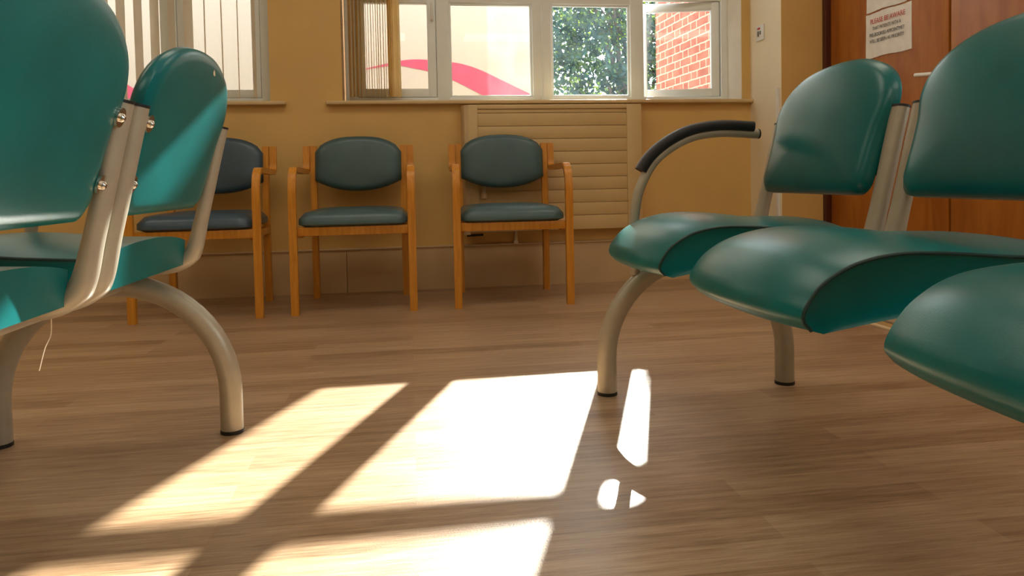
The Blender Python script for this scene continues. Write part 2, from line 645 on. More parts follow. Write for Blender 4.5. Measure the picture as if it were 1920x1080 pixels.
# ---------------------------------------------------------------- windows
YF0, YF1 = 4.11, 4.175     # frame front / back
ZB = 1.040                 # frame bottom
ZT0, ZT1 = 1.605, 1.650    # transom


def pane(parent, x0, x1, z0, z1, y=4.14, mat='glass', mtx=None):
    bm = bmesh.new()
    box(bm, x0, x1, y-0.002, y+0.002, z0, z1, mtx=mtx)
    return finish('pane', bm, mat, parent, smooth=False)


def frame_ring(bm, x0, x1, z0, z1, w, y0, y1, bev=0.006):
    box(bm, x0, x0+w, y0, y1, z0, z1, bev)
    box(bm, x1-w, x1, y0, y1, z0, z1, bev)
    box(bm, x0+w*0.9, x1-w*0.9, y0, y1, z0, z0+w, bev)
    box(bm, x0+w*0.9, x1-w*0.9, y0, y1, z1-w, z1, bev)


def bead(bm, x0, x1, z0, z1, w=0.014):
    # sloping glazing bead around a fixed pane
    frame_ring(bm, x0-0.002, x1+0.002, z0-0.002, z1+0.002, w, YF0+0.012, YF0+0.03, 0.004)


# big window
w2 = thing('window_2', 'wide white window with four panes, pink stripe and tree beyond', None, (0, 0, 0), kind='structure')
bm = bmesh.new()
XL, XR = -0.335, 1.908
box(bm, XL, -0.275, YF0, YF1, ZB, ZH, 0.006)
box(bm, 1.868, XR, YF0, YF1, ZB, ZH, 0.006)
box(bm, XL, XR, YF0+0.001, YF1, ZB, 1.072, 0.006)
box(bm, XL, XR, YF0+0.001, YF1, ZH-0.04, ZH, 0.006)
box(bm, 0.20, 1.34, YF0+0.001, YF1, ZT0, ZT1, 0.006)
box(bm, XL, 0.20, YF0+0.001, YF1, ZT0+0.045, ZT1+0.045, 0.006)
box(bm, 1.35, XR, YF0+0.001, YF1, ZT0+0.035, ZT1+0.035, 0.006)
box(bm, 0.172, 0.246, YF0-0.003, YF1, ZB, ZH, 0.008)
box(bm, 0.722, 0.776, YF0-0.002, YF1, ZB, ZH, 0.008)
box(bm, 0.780, 0.835, YF0-0.002, YF1, ZB, ZH, 0.008)
box(bm, 0.770, 0.786, YF0+0.004, YF1, ZB, ZH)
box(bm, 1.305, 1.387, YF0-0.003, YF1, ZB, ZH, 0.008)
bead(bm, 0.246, 0.722, 1.072, ZT0)
bead(bm, 0.835, 1.305, 1.072, ZT0)
finish('frame', bm, 'upvc', w2, angle=30)
pane(w2, 0.24, 0.73, 1.07, ZT0+0.003)
pane(w2, 0.83, 1.31, 1.07, ZT0+0.003, mat='dusty_glass')
for x0, x1 in ((-0.28, 0.175), (0.243, 0.725), (0.832, 1.308), (1.384, 1.87)):
    pane(w2, x0, x1, ZT1+(-0.003 if 0.2 < x0 < 1.3 else 0.045), ZH-0.037)
# closed opening sash on the left
bm = bmesh.new()
frame_ring(bm, -0.272, 0.171, 1.074, ZT0+0.043, 0.048, YF0+0.004, YF1-0.01)
s = finish('sash', bm, 'upvc', w2, angle=30)
pane(s, -0.226, 0.125, 1.12, ZT0-0.002)
bm = bmesh.new()
box(bm, 0.142, 0.158, YF0-0.012, YF0+0.006, 1.50, 1.53, 0.003)
box(bm, 0.144, 0.156, YF0-0.028, YF0-0.010, 1.505, 1.60, 0.004)
finish('window_handle', bm, 'white', s)
# open sash on the right, hinged at its right side and swung outward
hx, hy = 1.866, YF0+0.03
mtx = Matrix.Translation((hx, hy, 0)) @ Matrix.Rotation(-math.radians(13), 4, 'Z') @ Matrix.Translation((-hx, -hy, 0))
bm = bmesh.new()
frame_ring(bm, 1.390, 1.866, 1.075, ZT0+0.033, 0.048, YF0+0.012, YF1-0.005)
bmesh.ops.transform(bm, matrix=mtx, verts=bm.verts)
s = finish('sash', bm, 'upvc', w2, angle=30)
pane(s, 1.436, 1.820, 1.12, ZT0-0.013, mtx=mtx)
bm = bmesh.new()
tube(bm, [(1.392, 4.15, 1.622), (1.415, 4.28, 1.585)], (0.004, 0.007), 8)
finish('stay_arm', bm, 'grey', w2)
# sill board
bm = bmesh.new()
box(bm, -0.432, 1.999, 3.970, YB+0.10, 1.020, 1.041, 0.006, 3)
finish('sill', bm, 'sill', w2)

# left window
w1 = thing('window_1', 'white window behind the half-open vertical blind on the left', None, (0, 0, 0), kind='structure')
bm = bmesh.new()
box(bm, W1[0], W1[0]+0.05, YF0, YF1, ZB, ZH, 0.006)
box(bm, -0.785, W1[1]-0.002, YF0, YF1, ZB, ZH, 0.006)
for z0, z1 in ((ZB, 1.072), (ZT0+0.12, ZT1+0.12), (ZH-0.04, ZH)):
    box(bm, W1[0], W1[1]-0.002, YF0+0.001, YF1, z0, z1, 0.006)
box(bm, -1.300, -1.215, YF0-0.003, YF1, ZB, ZH, 0.008)
box(bm, -1.870, -1.790, YF0-0.003, YF1, ZB, ZH, 0.008)
finish('frame', bm, 'upvc', w1, angle=30)
for x0, x1 in ((-2.35, -1.87), (-1.79, -1.30), (-1.215, -0.785)):
    pane(w1, x0-0.003, x1+0.003, ZT1+0.117, ZH-0.037)
pane(w1, -1.793, -1.297, 1.07, ZT0+0.123)
for x0, x1 in ((-2.35, -1.87), (-1.214, -0.786)):
    bm = bmesh.new()
    frame_ring(bm, x0, x1, 1.073, ZT0+0.118, 0.045, YF0+0.004, YF1-0.01)
    s = finish('sash', bm, 'upvc', w1, angle=30)
    pane(s, x0+0.043, x1-0.043, 1.115, ZT0+0.075)
bm = bmesh.new()
box(bm, -2.50, -0.640, 3.970, YB+0.10, 1.020, 1.041, 0.006, 3)
finish('sill', bm, 'sill', w1)


# side window added outside the frame to light the left bench from the right
w3 = thing('added_window', 'unseen side window added in the right wall for more daylight', None, (2.40, -0.35, 0), kind='structure')
bm = bmesh.new()
for y0, y1, z0, z1 in ((-1.65, -1.58, 0.85, 2.2), (1.58, 1.65, 0.85, 2.2), (-0.035, 0.035, 0.85, 2.2), (-1.65, 1.65, 0.85, 0.91), (-1.65, 1.65, 2.14, 2.2)):
    box(bm, 0, 0.065, y0, y1, z0, z1, 0.006)
finish('frame', bm, 'upvc', w3, angle=30)
for y0, y1 in ((-1.59, -0.03), (0.03, 1.59)):
    bm = bmesh.new()
    box(bm, 0.03, 0.034, y0, y1, 0.90, 2.15)
    finish('pane', bm, 'glass', w3, smooth=False)

# ---------------------------------------------------------------- outside
bm = bmesh.new()
box(bm, -14, 14, 4.31, 24, -0.40, -0.15)
struct(finish('ground', bm, 'paving', smooth=False), 'paved ground outside the windows')

YP = 5.90
pt = thing('exterior_panel', 'large off-white panel with a curved pink stripe outside the windows', 'panel', (0, YP, -0.15))
bm = bmesh.new()
box(bm, -6.0, 1.112, 0, 0.25, 0, 3.95)
finish('panel_body', bm, 'panel', pt, smooth=False)


def on_panel(x, y):
    d = rt*((x-960)/F_PX) - up*((y-CY_PX)/F_PX) + fw
    t = YP/d.y
    return Vector((d.x*t, 0, CAM_H + d.z*t + 0.15))


def stripe(upper, lower):
    U = catmull([on_panel(*p) for p in upper], 8)
    L = catmull([on_panel(*p) for p in lower], 8)
    bm = bmesh.new()
    fr, bk = [], []
    n = 40

    def samp(A, t):
        f = t*(len(A)-1)
        i = min(int(f), len(A)-2)
        return A[i].lerp(A[i+1], f-i)
    rows = []
    for i in range(n+1):
        a, b = samp(U, i/n), samp(L, i/n)
        rows.append([bm.verts.new((a.x, -0.004, a.z)), bm.verts.new((b.x, -0.004, b.z)),
                     bm.verts.new((b.x, 0.001, b.z)), bm.verts.new((a.x, 0.001, a.z))])
    for i in range(n):
        for k in range(4):
            bm.faces.new((rows[i][k], rows[i][(k+1) % 4], rows[i+1][(k+1) % 4], rows[i+1][k]))
    bm.faces.new(rows[0])
    bm.faces.new(rows[-1][::-1])
    return finish('stripe', bm, 'pink', pt, smooth=False)


stripe([(672, 132), (705, 124), (745, 115), (775, 111.5), (805, 112.5), (845, 116.5), (870, 121), (900, 131), (940, 150), (975, 167), (1010, 184)],
       [(672, 133), (705, 127), (745, 123), (775, 128), (805, 134.5), (845, 149), (870, 160.5), (892, 172), (905, 179), (918, 186), (930, 196)])
stripe([(120, 85), (170, 112), (222, 148), (246, 163), (275, 181), (300, 200)],
       [(120, 100), (160, 130), (205, 170), (228, 190), (255, 210), (275, 225)])

# brick wall running out from the building on the right
bk = bmesh.new()
a0, a1 = Vector((2.715, 4.32, 0)), Vector((2.560, 7.20, 0))
d = (a1-a0).normalized()
nrm = Vector((d.y, -d.x, 0))
A = [bk.verts.new(p + Vector((0, 0, z))) for z in (-0.15, 4.2) for p in (a0, a1, a1+nrm*0.3, a0+nrm*0.3)]
for q in ((0, 1, 2, 3), (7, 6, 5, 4), (0, 4, 5, 1), (1, 5, 6, 2), (2, 6, 7, 3), (3, 7, 4, 0)):
    bk.faces.new([A[i] for i in q])
o = finish('brick_wall', bk, 'brick', smooth=False)
tag(o, 'red brick wall outside the open right-hand window sash', 'wall')

# tree beyond the third pane
tr = thing('tree', 'green leafy tree seen through the third window pane', 'tree', (3.4, 10.6, -0.15))
bm = bmesh.new()
rnd = random.Random(5)


def branch(p, q, r0_, r1_, bend=0.1):
    mid = (Vector(p)+Vector(q))/2 + Vector((rnd.uniform(-bend, bend), rnd.uniform(-bend, bend), rnd.uniform(0, bend)))
    pts = catmull([p, mid, q], 5)
    tube(bm, pts, [r0_+(r1_-r0_)*i/(len(pts)-1) for i in range(len(pts))], 8)


branch((0.25, 0.2, 0), (0.05, 0.1, 1.4), 0.13, 0.10, 0.05)
tips = []
for i in range(16):
    a = rnd.uniform(0, 2*PI)
    s0 = (0.05, 0.1, 1.25+rnd.uniform(0, .2))
    e0 = Vector((math.cos(a)*rnd.uniform(.5, 1.5), math.sin(a)*rnd.uniform(.3, .8), rnd.uniform(1.7, 4.4)))
    branch(s0, e0, 0.045, 0.015, 0.2)
    for j in range(4):
        f = Vector(s0).lerp(e0, rnd.uniform(.5, .95))
        g = f + Vector((rnd.uniform(-.6, .6), rnd.uniform(-.4, .4), rnd.uniform(-.1, .5)))
        branch(f, g, 0.014, 0.005, 0.1)
finish('trunk', bm, 'bark', tr)
bm = bmesh.new()
clusters = [(Vector((rnd.uniform(-1.9, 1.7), rnd.uniform(-.9, 1.0), rnd.uniform(1.5, 4.5))), rnd.uniform(.10, .30)) for _ in range(620)]
for c, rad in clusters:
    if rnd.random() < 0.10:
        continue
    for k in range(34):
        p = c + Vector((rnd.gauss(0, rad*.75), rnd.gauss(0, rad*.75), rnd.gauss(0, rad*.6)))
        if p.y < -1.2:
            continue
        s_ = rnd.uniform(.030, .058)
        R_ = Matrix.Rotation(rnd.uniform(0, 2*PI), 3, 'Z') @ Matrix.Rotation(rnd.uniform(-1.2, 1.2), 3, 'X') @ Matrix.Rotation(rnd.uniform(0, 2*PI), 3, 'Y')
        vs = [bm.verts.new(p + R_ @ (Vector(q)*s_)) for q in ((0, -1, 0), (.55, -.2, .12), (.35, .5, .1), (0, 1.1, 0), (-.35, .5, .1), (-.55, -.2, .12))]
        bm.faces.new((vs[0], vs[1], vs[2], vs[3]))
        bm.faces.new((vs[0], vs[3], vs[4], vs[5]))
finish('foliage', bm, 'leaf', tr, smooth=False, recalc=False)


# ---------------------------------------------------------------- radiator cover and its pipes
rc = thing('radiator_cover', 'cream slatted radiator cover on the wall below the window', 'radiator cover', (0.80, YB, 0.30))
bm = bmesh.new()
yF = -0.085
W = 0.506
HT = 0.708
box(bm, -W+0.03, -W+0.085, yF, -0.001, 0.012, HT, 0.003)
box(bm, W-0.085, W, yF, -0.001, 0.012, HT, 0.003)
box(bm, -W+0.08, W-0.08, yF+0.001, -0.001, HT-0.022, HT, 0.003)
box(bm, -W+0.03, W, yF+0.004, -0.001, HT-0.004, HT+0.002, 0.001)
finish('cover_frame', bm, 'cover', rc, angle=30)
bm = bmesh.new()
prism(bm, [(-W, -0.001), (-W+0.034, -0.001), (-W+0.034, yF-0.001), (-W+0.012, yF-0.001), (-W, yF+0.02)], 'y', 0, 1)
for v in bm.verts:
    v.co = Vector((v.co.x, v.co.z, 0.0 + HT*v.co.y))
finish('side_trim', bm, 'skirting', rc, angle=30)
bm = bmesh.new()
zt = HT-0.048
zs = [HT-0.022, HT-0.044] + [HT-0.044-0.0715*(k+1) for k in range(8)] + [0.012]
for a, b in zip(zs[:-1], zs[1:]):
    box(bm, -W+0.082, W-0.082, yF+0.008, -0.004, b+0.0012, a-0.0012, 0.0018)
box(bm, -W+0.082, W-0.082, yF+0.018, -0.003, 0.014, HT-0.02)
finish('slatted_panel', bm, 'cover', rc, angle=30)
vt = thing('radiator_valve', 'pale radiator valve stem poking through the cover behind the right-hand armchair', 'valve', (0.405, 3.93, 0.52))
bm = bmesh.new()
cyl(bm, (0, 0.001, 0.006), (0, 0.001, 0.05), 0.012)
finish('valve_stem', bm, 'pipe', vt)
bm = bmesh.new()
cyl(bm, (0, -0.006, -0.022), (0, -0.006, 0.008), 0.017)
finish('valve_cap', bm, 'mat_edge', vt)
pp = thing('radiator_pipe', 'pale vertical pipe under the radiator cover', 'pipe', (0.585, 3.975, 0.24))
bm = bmesh.new()
cyl(bm, (0, 0, 0.002), (0, 0, 0.115), 0.010)
finish('pipe', bm, 'pipe', pp)
bm = bmesh.new()
cyl(bm, (0, 0, 0.001), (0, 0, 0.014), 0.014)
finish('pipe_collar', bm, 'pipe', pp)
bm = bmesh.new()
tube(bm, [(0.31, 3.96, 0.293), (0.40, 3.96, 0.296)], (0.006, 0.006), 10)
o = finish('valve_lever', bm, 'black')
tag(o, 'small black valve lever under the left end of the radiator cover', 'valve')


# ---------------------------------------------------------------- doors and papers
XD = 2.262
bm = bmesh.new()
box(bm, 2.236, 2.30, 3.618, 3.650, 0, 2.06, 0.002)
box(bm, 2.236, 2.30, 1.845, 1.875, 0, 2.06, 0.002)
box(bm, 2.236, 2.30, 1.845, 3.650, 2.025, 2.06, 0.002)
struct(finish('trim_3', bm, 'door_frame', smooth=False), 'dark door frame')


def door(name, y0, y1, label):
    t = thing(name, label, None, (XD, (y0+y1)/2, 0), kind='structure')
    bm = bmesh.new()
    hw = (y1-y0)/2
    box(bm, 0, 0.044, -hw+0.003, hw-0.003, 0.006, 2.02, 0.003)
    finish('door_leaf', bm, 'door', t, angle=30)
    return t


d1 = door('door_1', 2.755, 3.615, 'orange-brown veneered door leaf with two papers')
d2 = door('door_2', 1.880, 2.748, 'orange-brown veneered door leaf behind the nearer bench back')
hy0 = 2.785 - (2.755+3.615)/2
h = bpy.data.objects.new('door_handle', None)
bm = bmesh.new()
box(bm, -0.008, 0.001, hy0-0.022, hy0+0.022, 0.955, 1.062, 0.002)
h = finish('handle_plate', bm, 'white', d1)
bm = bmesh.new()
pts = catmull([(-0.008, hy0, 1.012), (-0.034, hy0+0.002, 1.012), (-0.042, hy0+0.015, 1.012), (-0.042, hy0+0.06, 1.016), (-0.042, hy0+0.12, 1.022)], 5)
tube(bm, pts, (0.009, 0.008), 12)
finish('lever', bm, 'white', h)
bm = bmesh.new()
for dy in (-0.012, 0.011):
    cyl(bm, (-0.0088, hy0+dy, 1.050), (-0.0070, hy0+dy, 1.050), 0.0035, 10)
finish('screw', bm, 'black', h)


def paper_sheet(name, ys, zs_, label, tilt=0.0, seed=1):
    """ys = (far, near) edges, zs_ = (bottom, top); lies on the door, lightly wrinkled"""
    rn = random.Random(seed)
    cy, cz = sum(ys)/2, sum(zs_)/2
    t = thing(name, label, 'sign', (XD, cy, cz), group='papers on the door')
    bm = bmesh.new()
    nx, nz = 24, 10
    ph = [rn.uniform(0, 6.28) for _ in range(4)]
    g = {}
    for i in range(nx+1):
        for j in range(nz+1):
            u = i/nx
            v = j/nz
            y = (ys[0]+(ys[1]-ys[0])*u) - cy
            z = (zs_[0]+(zs_[1]-zs_[0])*v) - cz + tilt*y + 0.0025*math.sin(9*u+ph[3])
            w = 0.0030 + 0.0013*math.sin(34*u+ph[0]) + 0.0009*math.sin(57*u+ph[1]+2*v) + 0.0006*math.sin(21*u-5*v+ph[2])
            for s in (0, 1):
                g[i, j, s] = bm.verts.new((-w - (0.0006 if s else 0), y, z))
    for i in range(nx):
        for j in range(nz):
            for s in (0, 1):
                bm.faces.new([g[i, j, s], g[i+1, j, s], g[i+1, j+1, s], g[i, j+1, s]])
    for i in range(nx):
        for j in (0, nz):
            bm.faces.new([g[i, j, 0], g[i+1, j, 0], g[i+1, j, 1], g[i, j, 1]])
    for j in range(nz):
        for i in (0, nx):
            bm.faces.new([g[i, j, 0], g[i, j+1, 0], g[i, j+1, 1], g[i, j, 1]])
    finish('sheet', bm, 'paper', t, angle=60)
    return t


def text_line(parent, body, size, y, z, width, mat, tilt):
    cu = bpy.data.curves.new('text', 'FONT')
    cu.body = body
    cu.size = size
    cu.align_x = 'CENTER'
    cu.extrude = 0.0002
    o = bpy.data.objects.new('text', cu)
    COL.objects.link(o)
    dg = bpy.context.evaluated_depsgraph_get()
    me = bpy.data.meshes.new_from_object(o.evaluated_get(dg))
    bpy.data.objects.remove(o)
    xs = [v.co.x for v in me.vertices]
    k = width/(max(xs)-min(xs))
    for v in me.vertices:
        yy = y - v.co.x*k
        v.co = Vector((-0.0070 - v.co.z, yy, z + v.co.y + tilt*yy))
    me.materials.clear()
    me.materials.append(M[mat])
    t = bpy.data.objects.new('text_line', me)
    COL.objects.link(t)
    t.parent = parent
    return t


p1 = paper_sheet('paper_notice', (3.305, 2.980), (1.156, 1.370), 'white paper notice with red PLEASE BE AWARE heading on the door', 0.02, 3)
cz = (1.156+1.370)/2
text_line(p1, 'PLEASE BE AWARE', 0.034, 0.0, 1.318-cz, 0.248, 'red_ink', 0.02)
text_line(p1, 'THAT PATIENTS WITH A', 0.024, 0.006, 1.287-cz, 0.205, 'black_ink', 0.02)
text_line(p1, 'PRE-BOOKED APPOINTMET', 0.024, 0.006, 1.256-cz, 0.252, 'black_ink', 0.02)
text_line(p1, 'WILL BE SEEN AS PRIORITY', 0.024, 0.006, 1.226-cz, 0.248, 'black_ink', 0.02)
paper_sheet('paper_notice', (3.298, 2.975), (1.378, 1.64), 'creased paper sheet on the door just above the red-headed notice', 0.02, 8)

# tan mat in front of the door
mt = thing('door_mat', 'tan floor mat with a pale edge in front of the double door', 'mat', (2.02, 2.75, 0))
bm = bmesh.new()
box(bm, -0.222, 0.22, -0.70, 0.70, 0, 0.006)
finish('mat_body', bm, 'mat', mt, smooth=False)
bm = bmesh.new()
box(bm, -0.243, -0.222, -0.70, 0.70, 0, 0.008, 0.002)
finish('mat_edge', bm, 'mat_edge', mt, smooth=False)

# fused switch on the pier
sw = thing('wall_switch', 'white fused switch with a red mark on the pier right of the window', 'switch', (2.0, 3.875, 1.402))
bm = bmesh.new()
box(bm, -0.011, 0, -0.043, 0.043, -0.043, 0.043, 0.004)
finish('switch_plate', bm, 'white', sw)
bm = bmesh.new()
box(bm, -0.014, -0.010, -0.010, 0.018, 0.018, 0.029, 0.001)
finish('indicator', bm, 'red', sw)
bm = bmesh.new()
box(bm, -0.0145, -0.010, 0.003, 0.019, -0.020, 0.010, 0.001)
finish('rocker', bm, 'grey', sw)
bm = bmesh.new()
box(bm, -0.013, -0.010, -0.020, -0.006, -0.012, 0.008, 0.001)
finish('fuse_holder', bm, 'grey', sw)


# ---------------------------------------------------------------- vertical blinds
def slat(parent, x, y, ang, w, z0, z1, mat, sway=0.0, curl=0.006):
    bm = bmesh.new()
    dx, dy = math.sin(ang), math.cos(ang)
    rows = []
    nz = 8
    for j in range(nz+1):
        v = j/nz
        z = z0 + (z1-z0)*v
        off = sway*(1-v)**2
        row = []
        for i in range(5):
            u = (i/4-0.5)*w
            c = curl*(1-(i/2-1)**2)
            row.append((bm.verts.new((x + dx*u + dy*c + off, y + dy*u - dx*c, z)), bm.verts.new((x + dx*u + dy*(c+0.0008) + off, y + dy*u - dx*(c+.0008), z))))
        rows.append(row)
    for j in range(nz):
        for i in range(4):
            bm.faces.new((rows[j][i][0], rows[j][i+1][0], rows[j+1][i+1][0], rows[j+1][i][0]))
            bm.faces.new((rows[j][i][1], rows[j][i+1][1], rows[j+1][i+1][1], rows[j+1][i][1]))
        for i in (0, 4):
            bm.faces.new((rows[j][i][0], rows[j][i][1], rows[j+1][i][1], rows[j+1][i][0]))
    for i in range(4):
        for j in (0, nz):
            bm.faces.new((rows[j][i][0], rows[j][i][1], rows[j][i+1][1], rows[j][i+1][0]))
    return finish('slat', bm, mat, parent, angle=60)


vb = thing('vertical_blind', 'beige vertical blind with spaced open slats in the left window', 'blind', (-1.55, 4.055, 2.24), group='vertical blinds')
bm = bmesh.new()
box(bm, -0.83, 0.80, -0.022, 0.022, -0.005, 0.028, 0.003)
finish('headrail', bm, 'white', vb)
base = math.radians(-14)
angs = [10, 1, 3, 3, 33, 24, -30, 28, 30, 30, 30, 30, 30, 30, 30, 30, 30, 30]
for k, a in enumerate(angs):
    x = -0.806 - 0.0835*k
    if x < -2.34:
        break
    ang = base*(x/-1.0) + math.radians(a)
    slat(vb, x+1.55, 0, ang, 0.084, 1.066-2.24, -0.004, 'slat', random.uniform(-.004, .006), 0.004)

vb = thing('vertical_blind', 'amber vertical blind with its slats stacked at the left of the wide window', 'blind', (0.8, 4.055, 2.24), group='vertical blinds')
bm = bmesh.new()
box(bm, -1.12, 1.09, -0.022, 0.022, -0.005, 0.028, 0.003)
finish('headrail', bm, 'white', vb)
spec = [(-0.303, -15, .080), (-0.283, -12, .080), (-0.262, -13, .080), (-0.243, -9, .080)]
spec += [(-0.228+0.0132*k, -3.2+random.uniform(-1.2, 1.2), .086) for k in range(10)]
spec += [(-0.094, -9, .080), (-0.084, -12, .080), (-0.074, -10, .080)]
for x, a, w in spec:
    slat(vb, x-0.8, 0.0, math.radians(a), w, 1.068-2.24+random.uniform(0, .004), -0.004, 'slat_amber', random.uniform(-.003, .003), 0.002)
slat(vb, -0.056-0.8, -0.03, math.radians(-40), 0.050, 1.066-2.24, -0.004, 'slat_amber', 0.0, 0.006)
slat(vb, -0.040-0.8, -0.01, math.radians(-14), 0.070, 1.068-2.24, -0.004, 'slat_amber', 0.004, 0.004)


# ---------------------------------------------------------------- beech armchairs
def arc_outline(hw, v0, vs0, vs1, v1, n=16, rc=0.02):
    """closed outline: straight sides from vs0 to vs1, bowed bottom to v0 and bowed top to v1"""
    pts = []
    for i in range(n+1):
        u = -hw + 2*hw*i/n
        pts.append((u, vs0 - (vs0-v0)*(1-abs(u/hw)**2.2)))
    for i in range(1, 5):
        pts.append((hw, vs0+(vs1-vs0)*i/5))
    for i in range(n+1):
        u = hw - 2*hw*i/n
        pts.append((u, vs1 + (v1-vs1)*(1-abs(u/hw)**2.6)**(1/1.5)))
    for i in range(1, 5):
        pts.append((-hw, vs1+(vs0-vs1)*i/5))
    return pts


def make_armchair(label, mat):
    t = thing('wooden_armchair', label, 'chair', group='armchairs under the windows')
    for s in (-1, 1):
        # front leg sweeping up into the arm and up again beside the back post
        path = [(-0.250, 0.0), (-0.250, 0.25), (-0.252, 0.50), (-0.250, 0.575), (-0.236, 0.625), (-0.205, 0.655), (-0.160, 0.664),
                (0.10, 0.660), (0.20, 0.660), (0.238, 0.668), (0.254, 0.692), (0.260, 0.74), (0.266, 0.792)]
        pp = [(p.y, p.z) for p in catmull([(0, a, b) for a, b in path], 5)]
        bm = bmesh.new()
        strip_solid(bm, pp, 0.0175, 0.026, x0=s*0.2665)
        finish('leg', bm, 'beech', t, angle=35)
        # straight rear leg / back post
        bm = bmesh.new()
        strip_solid(bm, [(0.240, 0.0), (0.235, 0.38), (0.246, 0.60), (0.266, 0.792)], 0.0165, 0.036, x0=s*0.2305)
        finish('leg', bm, 'beech', t, angle=35)
    bm = bmesh.new()
    box(bm, -0.249, 0.249, -0.249, -0.227, 0.360, 0.400, 0.003)
    finish('front_rail', bm, 'beech', t, angle=35)
    for s in (-1, 1):
        bm = bmesh.new()
        box(bm, s*0.2395-0.009, s*0.2395+0.009, -0.23, 0.22, 0.350, 0.385, 0.003)
        finish('side_rail', bm, 'beech', t, angle=35)
    bm = bmesh.new()
    box(bm, -0.214, 0.214, 0.218, 0.236, 0.352, 0.385, 0.003)
    finish('rear_rail', bm, 'beech', t, angle=35)
    # seat cushion
    ol = []
    hw, d0, d1, rcn = 0.247, -0.268, 0.222, 0.06
    for cx, cy, a0 in ((hw-rcn, d1-rcn, 0), (-hw+rcn, d1-rcn, 90), (-hw+rcn, d0+rcn, 180), (hw-rcn, d0+rcn, 270)):
        for k in range(9):
            a = math.radians(a0+90*k/8)
            ol.append((cx+rcn*math.cos(a), cy+rcn*math.sin(a)))
    bm = bmesh.new()
    puff(bm, ol, 0.046, 0.014, Matrix.Translation((0, 0, 0.423)) @ Matrix.Rotation(math.radians(0.0), 4, 'X'), edge=0.012, pw=3.0)
    finish('seat', bm, mat, t, angle=60)
    # backrest
    ol = arc_outline(0.2205, -0.148, -0.092, 0.055, 0.138)
    tl = math.radians(7)
    mtx = Matrix.Translation((0, 0.238, 0.703)) @ Matrix(((1, 0, 0, 0), (0, math.sin(tl), -math.cos(tl), 0), (0, math.cos(tl), math.sin(tl), 0), (0, 0, 0, 1)))
    bm = bmesh.new()
    puff(bm, ol, 0.026, 0.010, mtx, edge=0.008, pw=3.0)
    finish('backrest', bm, mat, t, angle=60)
    return t


ch = make_armchair('blue-green beech armchair, middle one of the three, below the stacked amber blind', 'slate')
ch.location = (-0.258, 3.608, 0)
c3 = copy_tree(ch)
c3.location = (0.490, 3.600, 0)
c3.rotation_euler.z = math.radians(-1.6)
c3['label'] = 'blue-green beech armchair standing in front of the radiator cover'
c1 = copy_tree(ch)
c1.location = (-0.950, 3.586, 0)
c1.rotation_euler.z = math.radians(1.5)
c1['label'] = 'navy-tinted beech armchair half hidden behind the left-hand teal bench'
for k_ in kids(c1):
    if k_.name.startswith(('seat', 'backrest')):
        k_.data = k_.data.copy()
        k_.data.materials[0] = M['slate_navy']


# ---------------------------------------------------------------- teal beam benches
PITCH = 0.5762
TOPX, TOPZ, BOTX, BOTZ = 0.2574, 0.737, 0.1858, 0.437


def seat_profile():
    top = [(0.170, 0.477), (0.11, 0.481), (0.03, 0.486), (-0.06, 0.493), (-0.13, 0.493), (-0.185, 0.481), (-0.228, 0.457), (-0.255, 0.425), (-0.262, 0.402), (-0.250, 0.386)]
    bot = [(-0.230, 0.381), (-0.16, 0.394), (-0.08, 0.406), (0.02, 0.412), (0.09, 0.411), (0.166, 0.413)]
    T = [(p.x, p.z) for p in catmull([(a, 0, b) for a, b in top], 5)]
    B = [(p.x, p.z) for p in catmull([(a, 0, b) for a, b in bot], 4)]
    return T, B


def make_seat(parent, yc):
    T, B = seat_profile()
    hw = 0.227
    loop = T + B
    m = len(loop)
    nt_ = len(T)
    bm = bmesh.new()
    secs = []
    seam = []
    ny = 24
    for j in range(ny+1):
        t = -1 + 2*j/ny
        t = math.copysign(1-(1-abs(t))**1.35, t)
        k = 1 - abs(t)**3.2
        k2 = 1 - t*t
        ring = []
        for i, (x, z) in enumerate(loop):
            f = 1.0 if i < nt_ else 0.0
            if i < nt_:
                s = i/(nt_-1)
                nx_ = -max(0, min(1, (s-0.55)/0.25))
                nz_ = 1 - max(0, min(1, (s-0.62)/0.3))
                dip = -0.006*math.exp(-((x-0.06)/0.09)**2)*k2
                x2 = x + 0.003*(-nx_) + nx_*(0.013*k + 0.012*k2)
                z2 = z - nz_*0.006 + nz_*(0.012*k + 0.010*k2) + dip
            else:
                x2, z2 = x, z
                if x < -0.2:
                    x2 = x - 0.012*k2
            ring.append(bm.verts.new((x2, yc + t*hw*(1 - 0.105*max(0.0, min(1.0, (0.06-x)/0.30))), z2)))
            if j == 0 and i < nt_:
                seam.append(ring[-1].co.copy())
        secs.append(ring)
    for j in range(ny):
        for i in range(m):
            bm.faces.new((secs[j][i], secs[j][(i+1) % m], secs[j+1][(i+1) % m], secs[j+1][i]))
    # side panels, gently dished
    for ring, sg in ((secs[0], -1), (secs[-1], 1)):
        tops = ring[:nt_]
        n2 = m - nt_
        mids = []
        inner = []
        cx = sum(v.co.x for v in ring)/m
        cz_ = sum(v.co.z for v in ring)/m
        for v in ring:
            inner.append(bm.verts.new((cx+(v.co.x-cx)*0.92, v.co.y - sg*0.004, cz_+(v.co.z-cz_)*0.80)))
        for i in range(m):
            bm.faces.new((ring[i], ring[(i+1) % m], inner[(i+1) % m], inner[i]))
        bm.faces.new(inner)
    s = finish('seat', bm, 'teal', parent, angle=55)
    for sg in (-1,):
        bm = bmesh.new()
        pts = [v + Vector((0, -0.0005, 0)) for v in seam]
        tube(bm, pts, 0.0028, 8)
        o = finish('piping', bm, 'teal_dark', s)
    return s


